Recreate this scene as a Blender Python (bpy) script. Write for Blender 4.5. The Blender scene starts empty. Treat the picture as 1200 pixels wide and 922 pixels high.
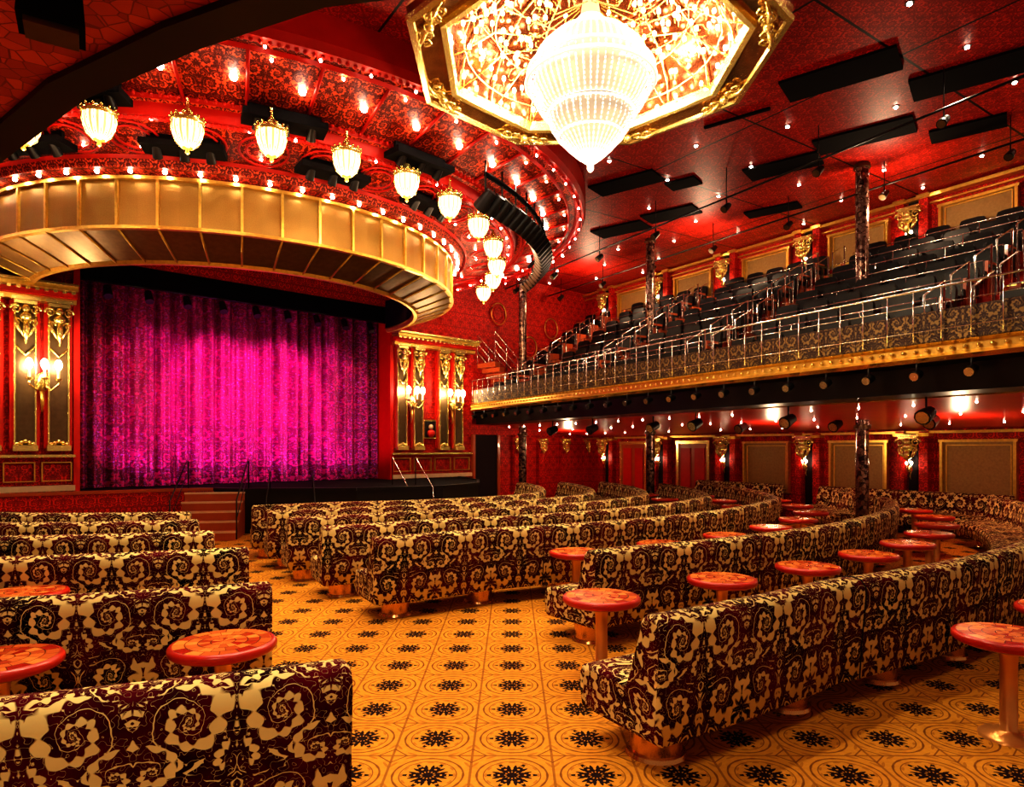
import bpy, math, random
from math import sin, cos, pi, atan2, sqrt, radians
from mathutils import Vector
random.seed(7)
scene = bpy.context.scene

# ------------------------------------------------------------------ node helpers
class E:
    def __init__(s, nt, sock): s.nt=nt; s.k=sock
def _m(nt, op, *a, clamp=False):
    n=nt.nodes.new('ShaderNodeMath'); n.operation=op; n.use_clamp=clamp
    for i,x in enumerate(a):
        if isinstance(x,E): nt.links.new(x.k, n.inputs[i])
        else: n.inputs[i].default_value=float(x)
    return E(nt,n.outputs[0])
def _bin(op):
    def f(a,b): return _m(a.nt,op,a,b)
    return f
def _rbin(op):
    def f(a,b): return _m(a.nt,op,b,a)
    return f
for nm,op in (('add','ADD'),('sub','SUBTRACT'),('mul','MULTIPLY'),('truediv','DIVIDE')):
    setattr(E,'__%s__'%nm,_bin(op)); setattr(E,'__r%s__'%nm,_rbin(op))
def F(op,*a,clamp=False):
    nt=[x for x in a if isinstance(x,E)][0].nt
    return _m(nt,op,*a,clamp=clamp)
def mx(*a):
    r=a[0]
    for b in a[1:]: r=F('MAXIMUM',r,b)
    return r
def mixc(nt, fac, a, b):
    n=nt.nodes.new('ShaderNodeMix'); n.data_type='RGBA'
    def s(i,x):
        if isinstance(x,E): nt.links.new(x.k,n.inputs[i])
        elif isinstance(x,(int,float)): n.inputs[i].default_value=x
        else: n.inputs[i].default_value=(x[0],x[1],x[2],1)
    s(0,fac); s(6,a); s(7,b)
    return E(nt,n.outputs[2])
def noise(nt, vec, scale, detail=2, dist=0.0):
    n=nt.nodes.new('ShaderNodeTexNoise'); n.inputs['Scale'].default_value=scale
    n.inputs['Detail'].default_value=detail; n.inputs['Distortion'].default_value=dist
    if vec is not None: nt.links.new(vec.k,n.inputs['Vector'])
    return E(nt,n.outputs[0])
def comb(nt,x,y,z=0.0):
    n=nt.nodes.new('ShaderNodeCombineXYZ')
    for i,a in enumerate((x,y,z)):
        if isinstance(a,E): nt.links.new(a.k,n.inputs[i])
        else: n.inputs[i].default_value=a
    return E(nt,n.outputs[0])
def sep(nt,v):
    n=nt.nodes.new('ShaderNodeSeparateXYZ'); nt.links.new(v.k,n.inputs[0])
    return [E(nt,o) for o in n.outputs]
def uvsock(nt):
    n=nt.nodes.new('ShaderNodeUVMap'); n.uv_map='UVMap'; return E(nt,n.outputs[0])
def newmat(name):
    m=bpy.data.materials.new(name); m.use_nodes=True
    nt=m.node_tree; b=nt.nodes['Principled BSDF']; return m,nt,b
def setc(nt,b,inp,val):
    if isinstance(val,E): nt.links.new(val.k,b.inputs[inp])
    elif isinstance(val,(int,float)): b.inputs[inp].default_value=val
    else: b.inputs[inp].default_value=(val[0],val[1],val[2],1)
def bump(nt,b,h,strength=.3,dist=.01):
    n=nt.nodes.new('ShaderNodeBump'); n.inputs['Strength'].default_value=strength; n.inputs['Distance'].default_value=dist
    nt.links.new(h.k,n.inputs['Height']); nt.links.new(n.outputs[0],b.inputs['Normal'])
def simple(name,col,rough=.5,metal=0.,emis=None,es=0.,var=.15,vs=6.,coat=0.,spec=None):
    m,nt,b=newmat(name)
    tc=nt.nodes.new('ShaderNodeTexCoord'); g=E(nt,tc.outputs['Object'])
    nz=noise(nt,g,vs,3)
    c=mixc(nt,nz,[x*(1-var) for x in col],[min(1,x*(1+var)) for x in col])
    setc(nt,b,'Base Color',c); setc(nt,b,'Roughness',rough); setc(nt,b,'Metallic',metal)
    if coat: setc(nt,b,'Coat Weight',coat)
    if spec is not None: setc(nt,b,'Specular IOR Level',spec)
    if emis: setc(nt,b,'Emission Color',emis); setc(nt,b,'Emission Strength',es)
    return m

# damask group: vector in cells -> fac (1 = dark foliage, 0 = ground)
def make_damask():
    g=bpy.data.node_groups.new('damask_pattern','ShaderNodeTree')
    g.interface.new_socket('Vector',in_out='INPUT',socket_type='NodeSocketVector')
    g.interface.new_socket('Fac',in_out='OUTPUT',socket_type='NodeSocketFloat')
    gi=g.nodes.new('NodeGroupInput'); go=g.nodes.new('NodeGroupOutput')
    v=E(g,gi.outputs[0]); x,y,z=sep(g,v)
    m=F('PINGPONG',x,.5)
    nv=comb(g,m,y,0.)
    n1=noise(g,nv,6,2); n2=noise(g,comb(g,m+3.1,y+1.7,0.),6,2)
    mw=m+(n1-.5)*.12; yw0=y+(n2-.5)*.12
    yw=F('FLOORED_MODULO',yw0,1.2)
    def spiral(cx,cy,R,hand,k,ph,lob=7.,bias=.50):
        dx=(mw-cx)*hand; dy=yw-cy
        r=F('SQRT',dx*dx+dy*dy+.00001)
        th=F('ARCTAN2',dy,dx); lr=F('LOGARITHM',r,math.e)
        b=F('COSINE',th+lr*k+ph)
        sw=F('COSINE',th*lob-lr*2.)*.42
        ins=F('LESS_THAN',r,R)
        t=F('MINIMUM',b+sw+bias,(.994-b)*60.)
        return t*ins,ins
    sp=[spiral(.25,.27,.235,1,4.4,0.4,9.),spiral(.26,.80,.225,-1,4.6,2.0,9.),spiral(.08,.55,.14,-1,3.2,1.0),
        spiral(.44,.54,.12,1,3.2,3.0),spiral(.10,1.08,.13,1,3.2,1.5),spiral(.43,1.08,.12,-1,3.2,.5)]
    ins=mx(*[b for a,b in sp])
    s=sp[0][0]
    for a,b in sp[1:]: s=s*(1.-b)+a
    n3=noise(g,nv,4.6,1,.6); n5=noise(g,comb(g,m,y,5.),18,1)
    cont=F('COSINE',n3*40.)+.45+(n5-.5)*1.8
    t=s*1.3+cont*(1.-ins)
    dy=yw-.93; th=F('ARCTAN2',dy,m+.0001); r=F('SQRT',m*m+dy*dy)
    pal=(F('COSINE',th*12.)*.03+F('SINE',th)*.04+.085)-r
    dy=yw-.13; th=F('ARCTAN2',dy,m+.0001); r=F('SQRT',m*m+dy*dy)
    pal2=(F('COSINE',th*8.)*.03+.08)-r
    stem=.020-F('ABSOLUTE',mw-.46+F('SINE',yw*5.236)*.04)
    t=mx(t,pal*8,pal2*8,stem*24)
    nn=noise(g,comb(g,m,y,2.),16,1)
    vein=F('ABSOLUTE',F('FRACT',nn*5.)-.5)
    t=F('MINIMUM',t,(vein-.022)*6.)
    fac=F('MULTIPLY_ADD',t,5.,.5,clamp=True)
    g.links.new(fac.k,go.inputs[0])
    return g
DG=make_damask()
def damask(nt,cell,src=None):
    src=src or uvsock(nt)
    sc=nt.nodes.new('ShaderNodeVectorMath'); sc.operation='SCALE'; sc.inputs['Scale'].default_value=1/cell
    nt.links.new(src.k,sc.inputs[0])
    n=nt.nodes.new('ShaderNodeGroup'); n.node_tree=DG
    nt.links.new(sc.outputs[0],n.inputs[0]); return E(nt,n.outputs[0])
def dmat(name,cell,ca,cb,rough=.7,metal=0.,bs=.3,coat=0.,cb2=None,spec=None):
    m,nt,b=newmat(name)
    f=damask(nt,cell)
    nz=noise(nt,uvsock(nt),3.,3)
    a2=mixc(nt,nz,[x*.65 for x in ca],[min(1,x*1.3) for x in ca])
    b2=cb if cb2 is None else mixc(nt,F('MULTIPLY_ADD',nz,3.,-1.,clamp=True),cb,cb2)
    setc(nt,b,'Base Color',mixc(nt,f,a2,b2)); setc(nt,b,'Roughness',rough); setc(nt,b,'Metallic',metal)
    if coat: setc(nt,b,'Coat Weight',coat)
    if spec is not None: setc(nt,b,'Specular IOR Level',spec)
    bump(nt,b,f,bs,.01)
    return m

M={}
M['damask']=dmat('velvet_damask',.78,(.86,.62,.25),(.115,.0,.010),.75,0,.45,0,(.006,.0,.001),.06)
M['damask_rail']=dmat('balcony_damask',.5,(.26,.16,.05),(.022,.004,.005),.7)
M['redwall']=dmat('red_damask_wall',.40,(.78,.030,.010),(.22,.004,.003),.55,spec=.3)
M['band']=dmat('ceiling_scroll_panels',.66,(.92,.10,.030),(.11,.003,.002),.5,0,.3,spec=.3)
M['gold']=simple('gilded_plaster',(.84,.52,.12),.32,.8,var=.35,vs=14)
M['goldlight']=simple('gold_leaf_bright',(.98,.70,.25),.25,.75,var=.25,vs=18)
M['black']=simple('black_metal',(.010,.009,.010),.4,.2)
M['blackmatte']=simple('black_matte',(.006,.005,.006),.9,spec=.15)
M['silver']=simple('brushed_steel',(.72,.69,.66),.22,.95)
M['copper']=simple('brass_drum',(.75,.40,.15),.22,.9)
M['wood']=simple('cherry_wood',(.42,.08,.020),.35,0,coat=.3)
M['carpetred']=simple('red_carpet',(.42,.025,.012),.9,var=.4,vs=30)
M['leather']=simple('dark_upholstery',(.004,.004,.006),.42,0,var=.4,spec=.3)
M['redplain']=simple('red_lacquer',(.52,.014,.006),.42,0,spec=.3)
M['redsoffit']=simple('red_soffit_paint',(.60,.022,.010),.30,0,var=.2,vs=2)
M['beige']=simple('gold_fabric_panel',(.34,.21,.07),.55,.2,var=.3,vs=20)
M['bulb']=simple('warm_bulb',(1,.9,.7),.5,0,(1,.86,.64),34)
M['star']=simple('downlight_lamp',(1,.9,.7),.5,0,(1,.86,.66),60)
M['candle']=simple('candle_lamp',(1,.9,.7),.5,0,(1,.86,.62),45)
M['bronze']=simple('bronze_slats',(.26,.16,.06),.38,.7,var=.3,vs=10)
M['panel']=simple('bronze_panel',(.13,.08,.037),.35,.6,var=.3,vs=10)
M['dark']=simple('dark_backdrop',(.012,.004,.006),.9)
M['cream']=simple('marble_cream',(.7,.5,.3),.4)
M['woodpost']=simple('brass_pedestal',(.80,.38,.11),.28,.5)
M['dome']=simple('dark_mirror_dome',(.22,.07,.03),.10,.8,var=.4,vs=5)
M['framemirror']=simple('bronze_mirror_frame',(.55,.32,.13),.14,.9,var=.4,vs=6)
M['rim']=simple('table_rim_red',(.52,.022,.008),.30,0)

m,nt,b=newmat('lantern_glass')
g=E(nt,nt.nodes.new('ShaderNodeTexCoord').outputs['Object']); x,y,z=sep(nt,g)
st=F('COSINE',F('ARCTAN2',y,x)*14.)*.5+.5
setc(nt,b,'Base Color',(1,.7,.4)); setc(nt,b,'Roughness',.3)
setc(nt,b,'Emission Color',mixc(nt,st,(1,.40,.12),(1,.82,.55))); setc(nt,b,'Emission Strength',F('MULTIPLY_ADD',st,3.0,.8))
M['lantern']=m
m,nt,b=newmat('crystal_strands')
g=E(nt,nt.nodes.new('ShaderNodeTexCoord').outputs['Object']); x,y,z=sep(nt,g)
st=F('COSINE',z*130.)*.5+.5
setc(nt,b,'Base Color',(.70,.66,.6)); setc(nt,b,'Roughness',.10)
setc(nt,b,'Emission Color',(1,.92,.80)); setc(nt,b,'Emission Strength',F('MULTIPLY_ADD',st*st,1.7,.16))
M['crystal']=m
m,nt,b=newmat('crystal_core')
setc(nt,b,'Base Color',(.36,.29,.19)); setc(nt,b,'Roughness',.3); setc(nt,b,'Emission Color',(1,.78,.54)); setc(nt,b,'Emission Strength',.34); M['core']=m

m,nt,b=newmat('gold_valance_fabric')
uv=uvsock(nt); vz=noise(nt,uv,60,2); v2=noise(nt,uv,2.5,2)
c=mixc(nt,vz,(.28,.16,.035),(.52,.32,.08)); c=mixc(nt,v2*.5,c,(.22,.12,.025))
setc(nt,b,'Base Color',c); setc(nt,b,'Roughness',.45); setc(nt,b,'Metallic',.5); bump(nt,b,vz,.2); M['valance']=m

# floor carpet
m,nt,b=newmat('patterned_carpet')
gp=E(nt,nt.nodes.new('ShaderNodeNewGeometry').outputs['Position']); x,y,z=sep(nt,gp)
T=.503
tx=F('FRACT',x/T+.5)-.5; ty=F('FRACT',(y-3.98)/T+.5)-.5
r=F('SQRT',tx*tx+ty*ty); th=F('ARCTAN2',ty,tx)
ax=F('ABSOLUTE',tx); ay=F('ABSOLUTE',ty)
grid=F('GREATER_THAN',mx(ax,ay),.484)
ros=F('LESS_THAN',r, F('COSINE',th*6.)*.055+F('COSINE',th*18.)*.05+.225)
hole=F('GREATER_THAN',F('COSINE',th*12.)*.8+F('COSINE',r*80.),1.15)*F('GREATER_THAN',r,.06)
ros=ros*(1.-hole)
ring=F('LESS_THAN',F('ABSOLUTE',r-.42),.012)
ring2=F('LESS_THAN',F('ABSOLUTE',r-.34),.007)
dia=F('LESS_THAN',F('ABSOLUTE',ax+ay-.82),.014)
leaf=F('GREATER_THAN',F('COSINE',th*12.)*.5+F('COSINE',r*60.),.9)*F('GREATER_THAN',r,.30)
nz=noise(nt,gp,25,3); nl=noise(nt,gp,.8,2)
base=mixc(nt,nz,(.52,.215,.018),(.82,.41,.045))
base=mixc(nt,nl*.35,base,(.52,.14,.012))
c=mixc(nt,leaf*.55,base,(.30,.09,.010))
c=mixc(nt,mx(ring,ring2,dia)*.8,c,(.17,.045,.008))
c=mixc(nt,grid*.7,c,(.22,.06,.010))
c=mixc(nt,ros,c,(.014,.002,.003))
setc(nt,b,'Base Color',c); setc(nt,b,'Roughness',.85); setc(nt,b,'Specular IOR Level',.15); bump(nt,b,nz,.3); M['carpet']=m

def mosaic(name,c1,c2,c3,scale,rough=.3,metal=0.,co='Object',ew=.035):
    m,nt,b=newmat(name)
    g=nt.nodes.new('ShaderNodeTexCoord')
    v=nt.nodes.new('ShaderNodeTexVoronoi'); v.inputs['Scale'].default_value=scale
    nt.links.new(g.outputs[co],v.inputs['Vector'])
    e=nt.nodes.new('ShaderNodeTexVoronoi'); e.feature='DISTANCE_TO_EDGE'; e.inputs['Scale'].default_value=scale
    nt.links.new(g.outputs[co],e.inputs['Vector'])
    rr=sep(nt,E(nt,v.outputs['Color']))
    c=mixc(nt,rr[0],c1,c2); c=mixc(nt,F('LESS_THAN',E(nt,e.outputs[0]),ew),c,c3)
    setc(nt,b,'Base Color',c); setc(nt,b,'Roughness',rough); setc(nt,b,'Metallic',metal)
    return m
M['column']=mosaic('mirror_mosaic_column',(.03,.010,.010),(.40,.24,.18),(.015,.007,.007),13,.2,.6)
M['soffitmos']=mosaic('dark_mosaic_soffit',(.42,.030,.016),(.80,.10,.05),(.26,.02,.012),13,.4)
m,nt,b=newmat('mosaic_table_top')
g=E(nt,nt.nodes.new('ShaderNodeTexCoord').outputs['Object']); x,y,z=sep(nt,g)
r=F('SQRT',x*x+y*y); th=F('ARCTAN2',y,x)
ri=F('FLOOR',r/.075); ti=F('FLOOR',th*16./(2*pi)+ri*.37)
wn=nt.nodes.new('ShaderNodeTexWhiteNoise'); wn.noise_dimensions='2D'; nt.links.new(comb(nt,ri,ti).k,wn.inputs['Vector'])
c=mixc(nt,E(nt,wn.outputs[0]),(.38,.010,.004),(.92,.30,.06))
ed=mx(F('GREATER_THAN',F('ABSOLUTE',F('FRACT',r/.075)-.5),.45),F('GREATER_THAN',F('ABSOLUTE',F('FRACT',th*16./(2*pi)+ri*.37)-.5),.47))
c=mixc(nt,ed*.8,c,(.16,.012,.005))
setc(nt,b,'Base Color',c); setc(nt,b,'Roughness',.25); setc(nt,b,'Specular IOR Level',.35); M['tabletop']=m

m,nt,b=newmat('red_ceiling_panels')
gp=E(nt,nt.nodes.new('ShaderNodeNewGeometry').outputs['Position']); x,y,z=sep(nt,gp)
u=x*.559-y*.829; w=x*.829+y*.559
s1=F('LESS_THAN',F('FRACT',u/2.6),.016); s2=F('LESS_THAN',F('FRACT',w/2.3+.35),.018)
f=damask(nt,.46,gp)
pn=noise(nt,comb(nt,F('FLOOR',u/2.6),F('FLOOR',w/2.3+.35),0.),3.7,0)
c=mixc(nt,f,(.82,.045,.016),(.26,.006,.003)); c=mixc(nt,pn*.6,c,(.26,.008,.004))
c=mixc(nt,mx(s1,s2),c,(.012,.003,.003))
setc(nt,b,'Base Color',c); setc(nt,b,'Roughness',.5); setc(nt,b,'Specular IOR Level',.3); M['ceiling']=m

# curtain
m,nt,b=newmat('stage_curtain_fabric')
uv=uvsock(nt); ux,uy,uz=sep(nt,uv)
f=damask(nt,.9)
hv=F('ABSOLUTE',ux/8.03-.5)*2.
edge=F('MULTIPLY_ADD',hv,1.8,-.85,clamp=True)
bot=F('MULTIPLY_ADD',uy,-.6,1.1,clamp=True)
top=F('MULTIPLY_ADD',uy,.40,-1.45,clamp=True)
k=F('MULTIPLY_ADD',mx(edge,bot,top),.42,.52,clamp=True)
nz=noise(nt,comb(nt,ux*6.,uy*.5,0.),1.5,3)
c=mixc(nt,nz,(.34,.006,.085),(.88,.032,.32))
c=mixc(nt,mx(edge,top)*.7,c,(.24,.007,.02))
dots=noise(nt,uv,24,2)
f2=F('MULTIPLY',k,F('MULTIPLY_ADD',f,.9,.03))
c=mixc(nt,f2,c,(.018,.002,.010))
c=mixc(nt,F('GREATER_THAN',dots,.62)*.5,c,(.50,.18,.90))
setc(nt,b,'Base Color',c); setc(nt,b,'Roughness',.5); M['curtain']=m

for k_ in ('star','bulb','candle','crystal','core','lantern'):
    try: M[k_].cycles.emission_sampling='NONE'
    except Exception: pass

# ------------------------------------------------------------------ mesh builder
class MB:
    def __init__(s): s.v=[]; s.f=[]; s.m=[]; s.uv=[]; s.s=[]; s.mats=[]
    def mi(s,k):
        if k not in s.mats: s.mats.append(k)
        return s.mats.index(k)
    def add(s,vs,fs,mat,uvs=None,smooth=False):
        o=len(s.v); s.v+= [tuple(p) for p in vs]; i=s.mi(mat)
        for j,f in enumerate(fs):
            s.f.append(tuple(o+a for a in f)); s.m.append(i); s.s.append(smooth)
            s.uv.append(uvs[j] if uvs else None)
    def box(s,c,sz,mat,d=(1,0),taper=1.0):
        dx,dy=d; l=sqrt(dx*dx+dy*dy); dx/=l; dy/=l
        hx,hy,hz=[a/2 for a in sz]; vs=[]
        for zz in (-1,1):
            t=taper if zz>0 else 1
            for a,bb in ((-1,-1),(1,-1),(1,1),(-1,1)):
                vs.append((c[0]+(a*hx*dx-bb*hy*dy)*t, c[1]+(a*hx*dy+bb*hy*dx)*t, c[2]+zz*hz))
        s.add(vs,[(3,2,1,0),(4,5,6,7),(0,1,5,4),(1,2,6,5),(2,3,7,6),(3,0,4,7)],mat)
    def cyl(s,p0,p1,r0,r1,mat,n=12,smooth=True):
        p0=Vector(p0); p1=Vector(p1); z=(p1-p0).normalized()
        a=Vector((0,0,1)) if abs(z.z)<.9 else Vector((1,0,0))
        x=z.cross(a).normalized(); y=z.cross(x); vs=[]
        for p,r in ((p0,r0),(p1,r1)):
            for i in range(n):
                t=2*pi*i/n; vs.append(p+x*cos(t)*r+y*sin(t)*r)
        s.add(vs,[(i,(i+1)%n,n+(i+1)%n,n+i) for i in range(n)],mat,None,smooth)
        s.add(vs,[tuple(range(n-1,-1,-1)),tuple(range(n,2*n))],mat)
    def tube(s,pts,r,mat,n=6,closed=False):
        pts=[Vector(p) for p in pts]; N=len(pts); vs=[]
        for i,p in enumerate(pts):
            if closed: t=pts[(i+1)%N]-pts[i-1]
            else: t=pts[min(i+1,N-1)]-pts[max(i-1,0)]
            if t.length<1e-6: t=Vector((0,0,1))
            t.normalize(); a=Vector((0,0,1)) if abs(t.z)<.95 else Vector((1,0,0))
            x=t.cross(a).normalized(); y=t.cross(x)
            rr=r[i] if isinstance(r,(list,tuple)) else r
            for k in range(n):
                q=2*pi*k/n; vs.append(p+x*cos(q)*rr+y*sin(q)*rr)
        fs=[]
        for i in range(N if closed else N-1):
            j=(i+1)%N
            for k in range(n): fs.append((i*n+k,i*n+(k+1)%n,j*n+(k+1)%n,j*n+k))
        if not closed: fs+= [tuple(range(n-1,-1,-1)),tuple((N-1)*n+k for k in range(n))]
        s.add(vs,fs,mat,None,True)
    def rev(s,c,prof,mat,n=16,smooth=True,th0=0,th1=2*pi,uvscale=1):
        full=abs(th1-th0-2*pi)<1e-6; cols=n if full else n+1; vs=[]
        for r,z in prof:
            for i in range(cols):
                t=th0+(th1-th0)*i/n; vs.append((c[0]+r*cos(t),c[1]+r*sin(t),c[2]+z))
        fs=[];uvs=[]; L=[0]
        for a,bq in zip(prof,prof[1:]): L.append(L[-1]+sqrt((a[0]-bq[0])**2+(a[1]-bq[1])**2))
        R=max(p[0] for p in prof)
        for j in range(len(prof)-1):
            for i in range(n):
                k=(i+1)%cols
                fs.append((j*cols+i,j*cols+k,(j+1)*cols+k,(j+1)*cols+i))
                u0=R*(th0+(th1-th0)*i/n); u1=R*(th0+(th1-th0)*(i+1)/n)
                uvs.append([(u0,L[j]),(u1,L[j]),(u1,L[j+1]),(u0,L[j+1])])
        s.add(vs,fs,mat,uvs,smooth)
    def sph(s,c,r,mat,n=8,m=5,sc=(1,1,1)):
        vs=[(c[0],c[1],c[2]-r*sc[2])]
        for j in range(1,m):
            p=-pi/2+pi*j/m
            for i in range(n):
                t=2*pi*i/n; vs.append((c[0]+r*sc[0]*cos(p)*cos(t),c[1]+r*sc[1]*cos(p)*sin(t),c[2]+r*sc[2]*sin(p)))
        vs.append((c[0],c[1],c[2]+r*sc[2])); fs=[]
        for i in range(n):
            fs.append((0,1+(i+1)%n,1+i)); e=len(vs)-1; o=1+(m-2)*n
            fs.append((e,o+i,o+(i+1)%n))
            for j in range(m-2):
                a=1+j*n; fs.append((a+i,a+(i+1)%n,a+n+(i+1)%n,a+n+i))
        s.add(vs,fs,mat,None,True)
    def quad(s,a,b,c,d,mat,uvs=None): s.add([a,b,c,d],[(0,1,2,3)],mat,[uvs] if uvs else None)
    def mesh(s,name):
        me=bpy.data.meshes.new(name); me.from_pydata(s.v,[],s.f)
        for k in s.mats: me.materials.append(M[k])
        me.polygons.foreach_set('material_index',s.m); me.polygons.foreach_set('use_smooth',s.s)
        uvl=me.uv_layers.new(name='UVMap'); me.update()
        for p in me.polygons:
            u=s.uv[p.index]
            if u is None:
                nx,ny,nz=p.normal
                for li,vi in zip(p.loop_indices,p.vertices):
                    co=me.vertices[vi].co
                    if abs(nz)>.75: uvl.data[li].uv=(co.x,co.y)
                    else:
                        h=sqrt(nx*nx+ny*ny) or 1
                        uvl.data[li].uv=((-ny*co.x+nx*co.y)/h,co.z)
            else:
                for li,q in zip(p.loop_indices,u): uvl.data[li].uv=q
        return me
    def build(s,name,loc=None):
        o=bpy.data.objects.new(name,s.mesh(name)); scene.collection.objects.link(o)
        if loc: o.location=loc
        return o
def inst(me,name,loc,rz=0,sc=1):
    o=bpy.data.objects.new(name,me); o.location=loc; o.rotation_euler=(0,0,rz); o.scale=(sc,)*3
    scene.collection.objects.link(o); return o

# ------------------------------------------------------------------ layout constants
C=(-6.8,16.8)
PL=(-9.65,14.8); WA=(.739,.674); WN=(-.674,.739)
def W(t,off=0.,z=0.): return (PL[0]+WA[0]*t+WN[0]*off, PL[1]+WA[1]*t+WN[1]*off, z)
F0=(-1.3,21.5); FV=(7.5,-13.4); B0=(2.9,26.2); BV=(9.5,-14.)
def BP(s,f,z):
    fx=F0[0]+FV[0]*s; fy=F0[1]+FV[1]*s; bx=B0[0]+BV[0]*s; by=B0[1]+BV[1]*s
    return (fx+(bx-fx)*f, fy+(by-fy)*f, z)
BD=(.5587,-.8294); BN=(.8294,.5587)
ZC=8.0
SMAX=1.25

# ------------------------------------------------------------------ room shell
mb=MB(); mb.quad((-22,-6,0),(24,-6,0),(24,34,0),(-22,34,0),'carpet'); mb.build('floor')
CH=(1.07,9.1)
mb=MB(); hole=[]; out=[]
for i in range(8):
    t=radians(22.5+45*i); hole.append((CH[0]+2.35*cos(t),CH[1]+2.35*sin(t),ZC))
O=[(24,20),(14,34),(-10,34),(-22,22),(-22,4),(-8,-6),(10,-6),(24,2)]
vs=hole+[(a,b,ZC) for a,b in O]
mb.add(vs,[(i,(i+1)%8,8+(i+1)%8,8+i) for i in range(8)],'ceiling'); mb.build('ceiling')

def wallquad(mb,a,b,z0,z1,mat): mb.quad((a[0],a[1],z0),(b[0],b[1],z0),(b[0],b[1],z1),(a[0],a[1],z1),mat)
mb=MB()
wallquad(mb,W(-9),W(0),0,ZC,'redwall'); wallquad(mb,W(8.03),W(17.2),0,ZC,'redwall')
wallquad(mb,W(0),W(8.03),6.2,ZC,'redwall')
wallquad(mb,W(0,0),W(0,1.5),0,6.5,'redplain'); wallquad(mb,W(8.03,0),W(8.03,1.5),0,6.5,'redplain')
mb.build('wall_stage')
mb=MB(); wallquad(mb,W(-.5,1.5),W(8.6,1.5),0,7,'dark'); mb.build('wall_backdrop')
mb=MB(); wallquad(mb,B0,(B0[0]+BV[0]*1.4,B0[1]+BV[1]*1.4),0,ZC,'redwall'); mb.build('wall_right')
mb=MB(); wallquad(mb,W(-9),(-16.,0),0,ZC,'redwall'); mb.build('wall_left')

# ------------------------------------------------------------------ ornaments
def scroll(mb,c,ax,up,r,mat,turns=1.4,thick=.02,hand=1,n=14):
    ax=Vector(ax); up=Vector(up); pts=[];rs=[]
    for i in range(n):
        q=i/(n-1); a=q*turns*2*pi; rr=r*(1-.8*q)
        pts.append(Vector(c)+ax*cos(a)*rr*hand+up*sin(a)*rr); rs.append(thick*(1-.5*q))
    mb.tube(pts,rs,mat,5)
def ornament(mb,c,d,w,h,mat='goldlight'):
    d3=Vector((d[0],d[1],0)).normalized(); n3=Vector((d3.y,-d3.x,0)); up=Vector((0,0,1)); c=Vector(c)
    mb.box(c+up*h*.46,(w*1.05,w*.45,h*.07),mat,d)
    mb.box(c+up*h*.38,(w*.85,w*.38,h*.07),mat,d)
    mb.sph(c+n3*w*.2+up*h*.24,w*.16,mat,8,6,(1,1,1.2))
    mb.sph(c+n3*w*.16+up*h*.08,w*.24,mat,8,6,(1,1,.8))
    for sg in (-1,1):
        scroll(mb,c+d3*sg*w*.36+n3*w*.15+up*h*.22,d3,up,w*.22,mat,1.5,w*.06,sg)
        scroll(mb,c+d3*sg*w*.3+n3*w*.15-up*h*.05,d3,up,w*.17,mat,1.3,w*.055,-sg)
        mb.tube([c+d3*sg*w*.4+n3*w*.1+up*h*.1,c+d3*sg*w*.3+n3*w*.2-up*h*.15,c+d3*sg*w*.08+n3*w*.14-up*h*.36],[w*.05,w*.09,w*.02],mat,5)
    mb.tube([c+n3*w*.15,c+n3*w*.24-up*h*.2,c+n3*w*.1-up*h*.5],[w*.12,w*.13,w*.03],mat,6)
def sconce(mb,c,d,s=1.0,arms=3):
    d3=Vector((d[0],d[1],0)).normalized(); n3=Vector((d3.y,-d3.x,0)); up=Vector((0,0,1)); c=Vector(c)
    mb.sph(c+n3*.04,.08*s,'goldlight',8,6,(1,1,1.8))
    mb.tube([c-up*.1*s,c+n3*.05-up*.3*s,c-up*.42*s],[.03*s,.025*s,.008*s],'gold',5)
    for k in range(arms):
        o=(k-(arms-1)/2)*.17*s
        e=c+d3*o+n3*(.22 if abs(o)<.01 else .17)*s
        mb.tube([c+n3*.04,c+d3*o*.5+n3*.14*s-up*.12*s,e-up*.04*s,e+up*.02*s],.014*s,'goldlight',5)
        mb.cyl(e+up*.02*s,e+up*.05*s,.035*s,.045*s,'goldlight',8)
        mb.cyl(e+up*.05*s,e+up*.17*s,.018*s,.018*s,'cream',6)
        mb.sph(e+up*.24*s,.045*s,'candle',8,6,(1,1,1.7))

# ------------------------------------------------------------------ proscenium trim & pilasters
def pilaster(mb,t,w,z0=1.95,z1=5.05):
    mb.box(W(t,-.06,(z0+z1)/2),(w+.16,.10,z1-z0),'redplain',WA)
    c=W(t,-.12,(z0+z1)/2); mb.box(c,(w,.06,z1-z0),'panel',WA)
    for sg in (-1,1): mb.box(W(t+sg*w*.5,-.14,(z0+z1)/2),(.03,.1,z1-z0),'goldlight',WA)
    mb.box(W(t,-.12,z0),(w*1.2,.26,.12),'goldlight',WA)
    for q in range(-2,3): mb.sph(W(t+q*w*.2,-.2,z0+.14-.03*abs(q)),.05,'goldlight',6,4)
    ornament(mb,W(t,-.2,z1-.42),WA,w*1.3,1.0)
    mb.tube([W(t-w*.45,-.18,z1-.95),W(t,-.2,z1-1.15),W(t+w*.45,-.18,z1-.95)],.025,'goldlight',5)
mb=MB()
for t in (-2.15,-1.57,-.95,-.36): pilaster(mb,t,.36)
for t in (8.38,8.98,9.95,10.55): pilaster(mb,t,.32)
mb.build('gilded_pilaster')
mb=MB()
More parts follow.
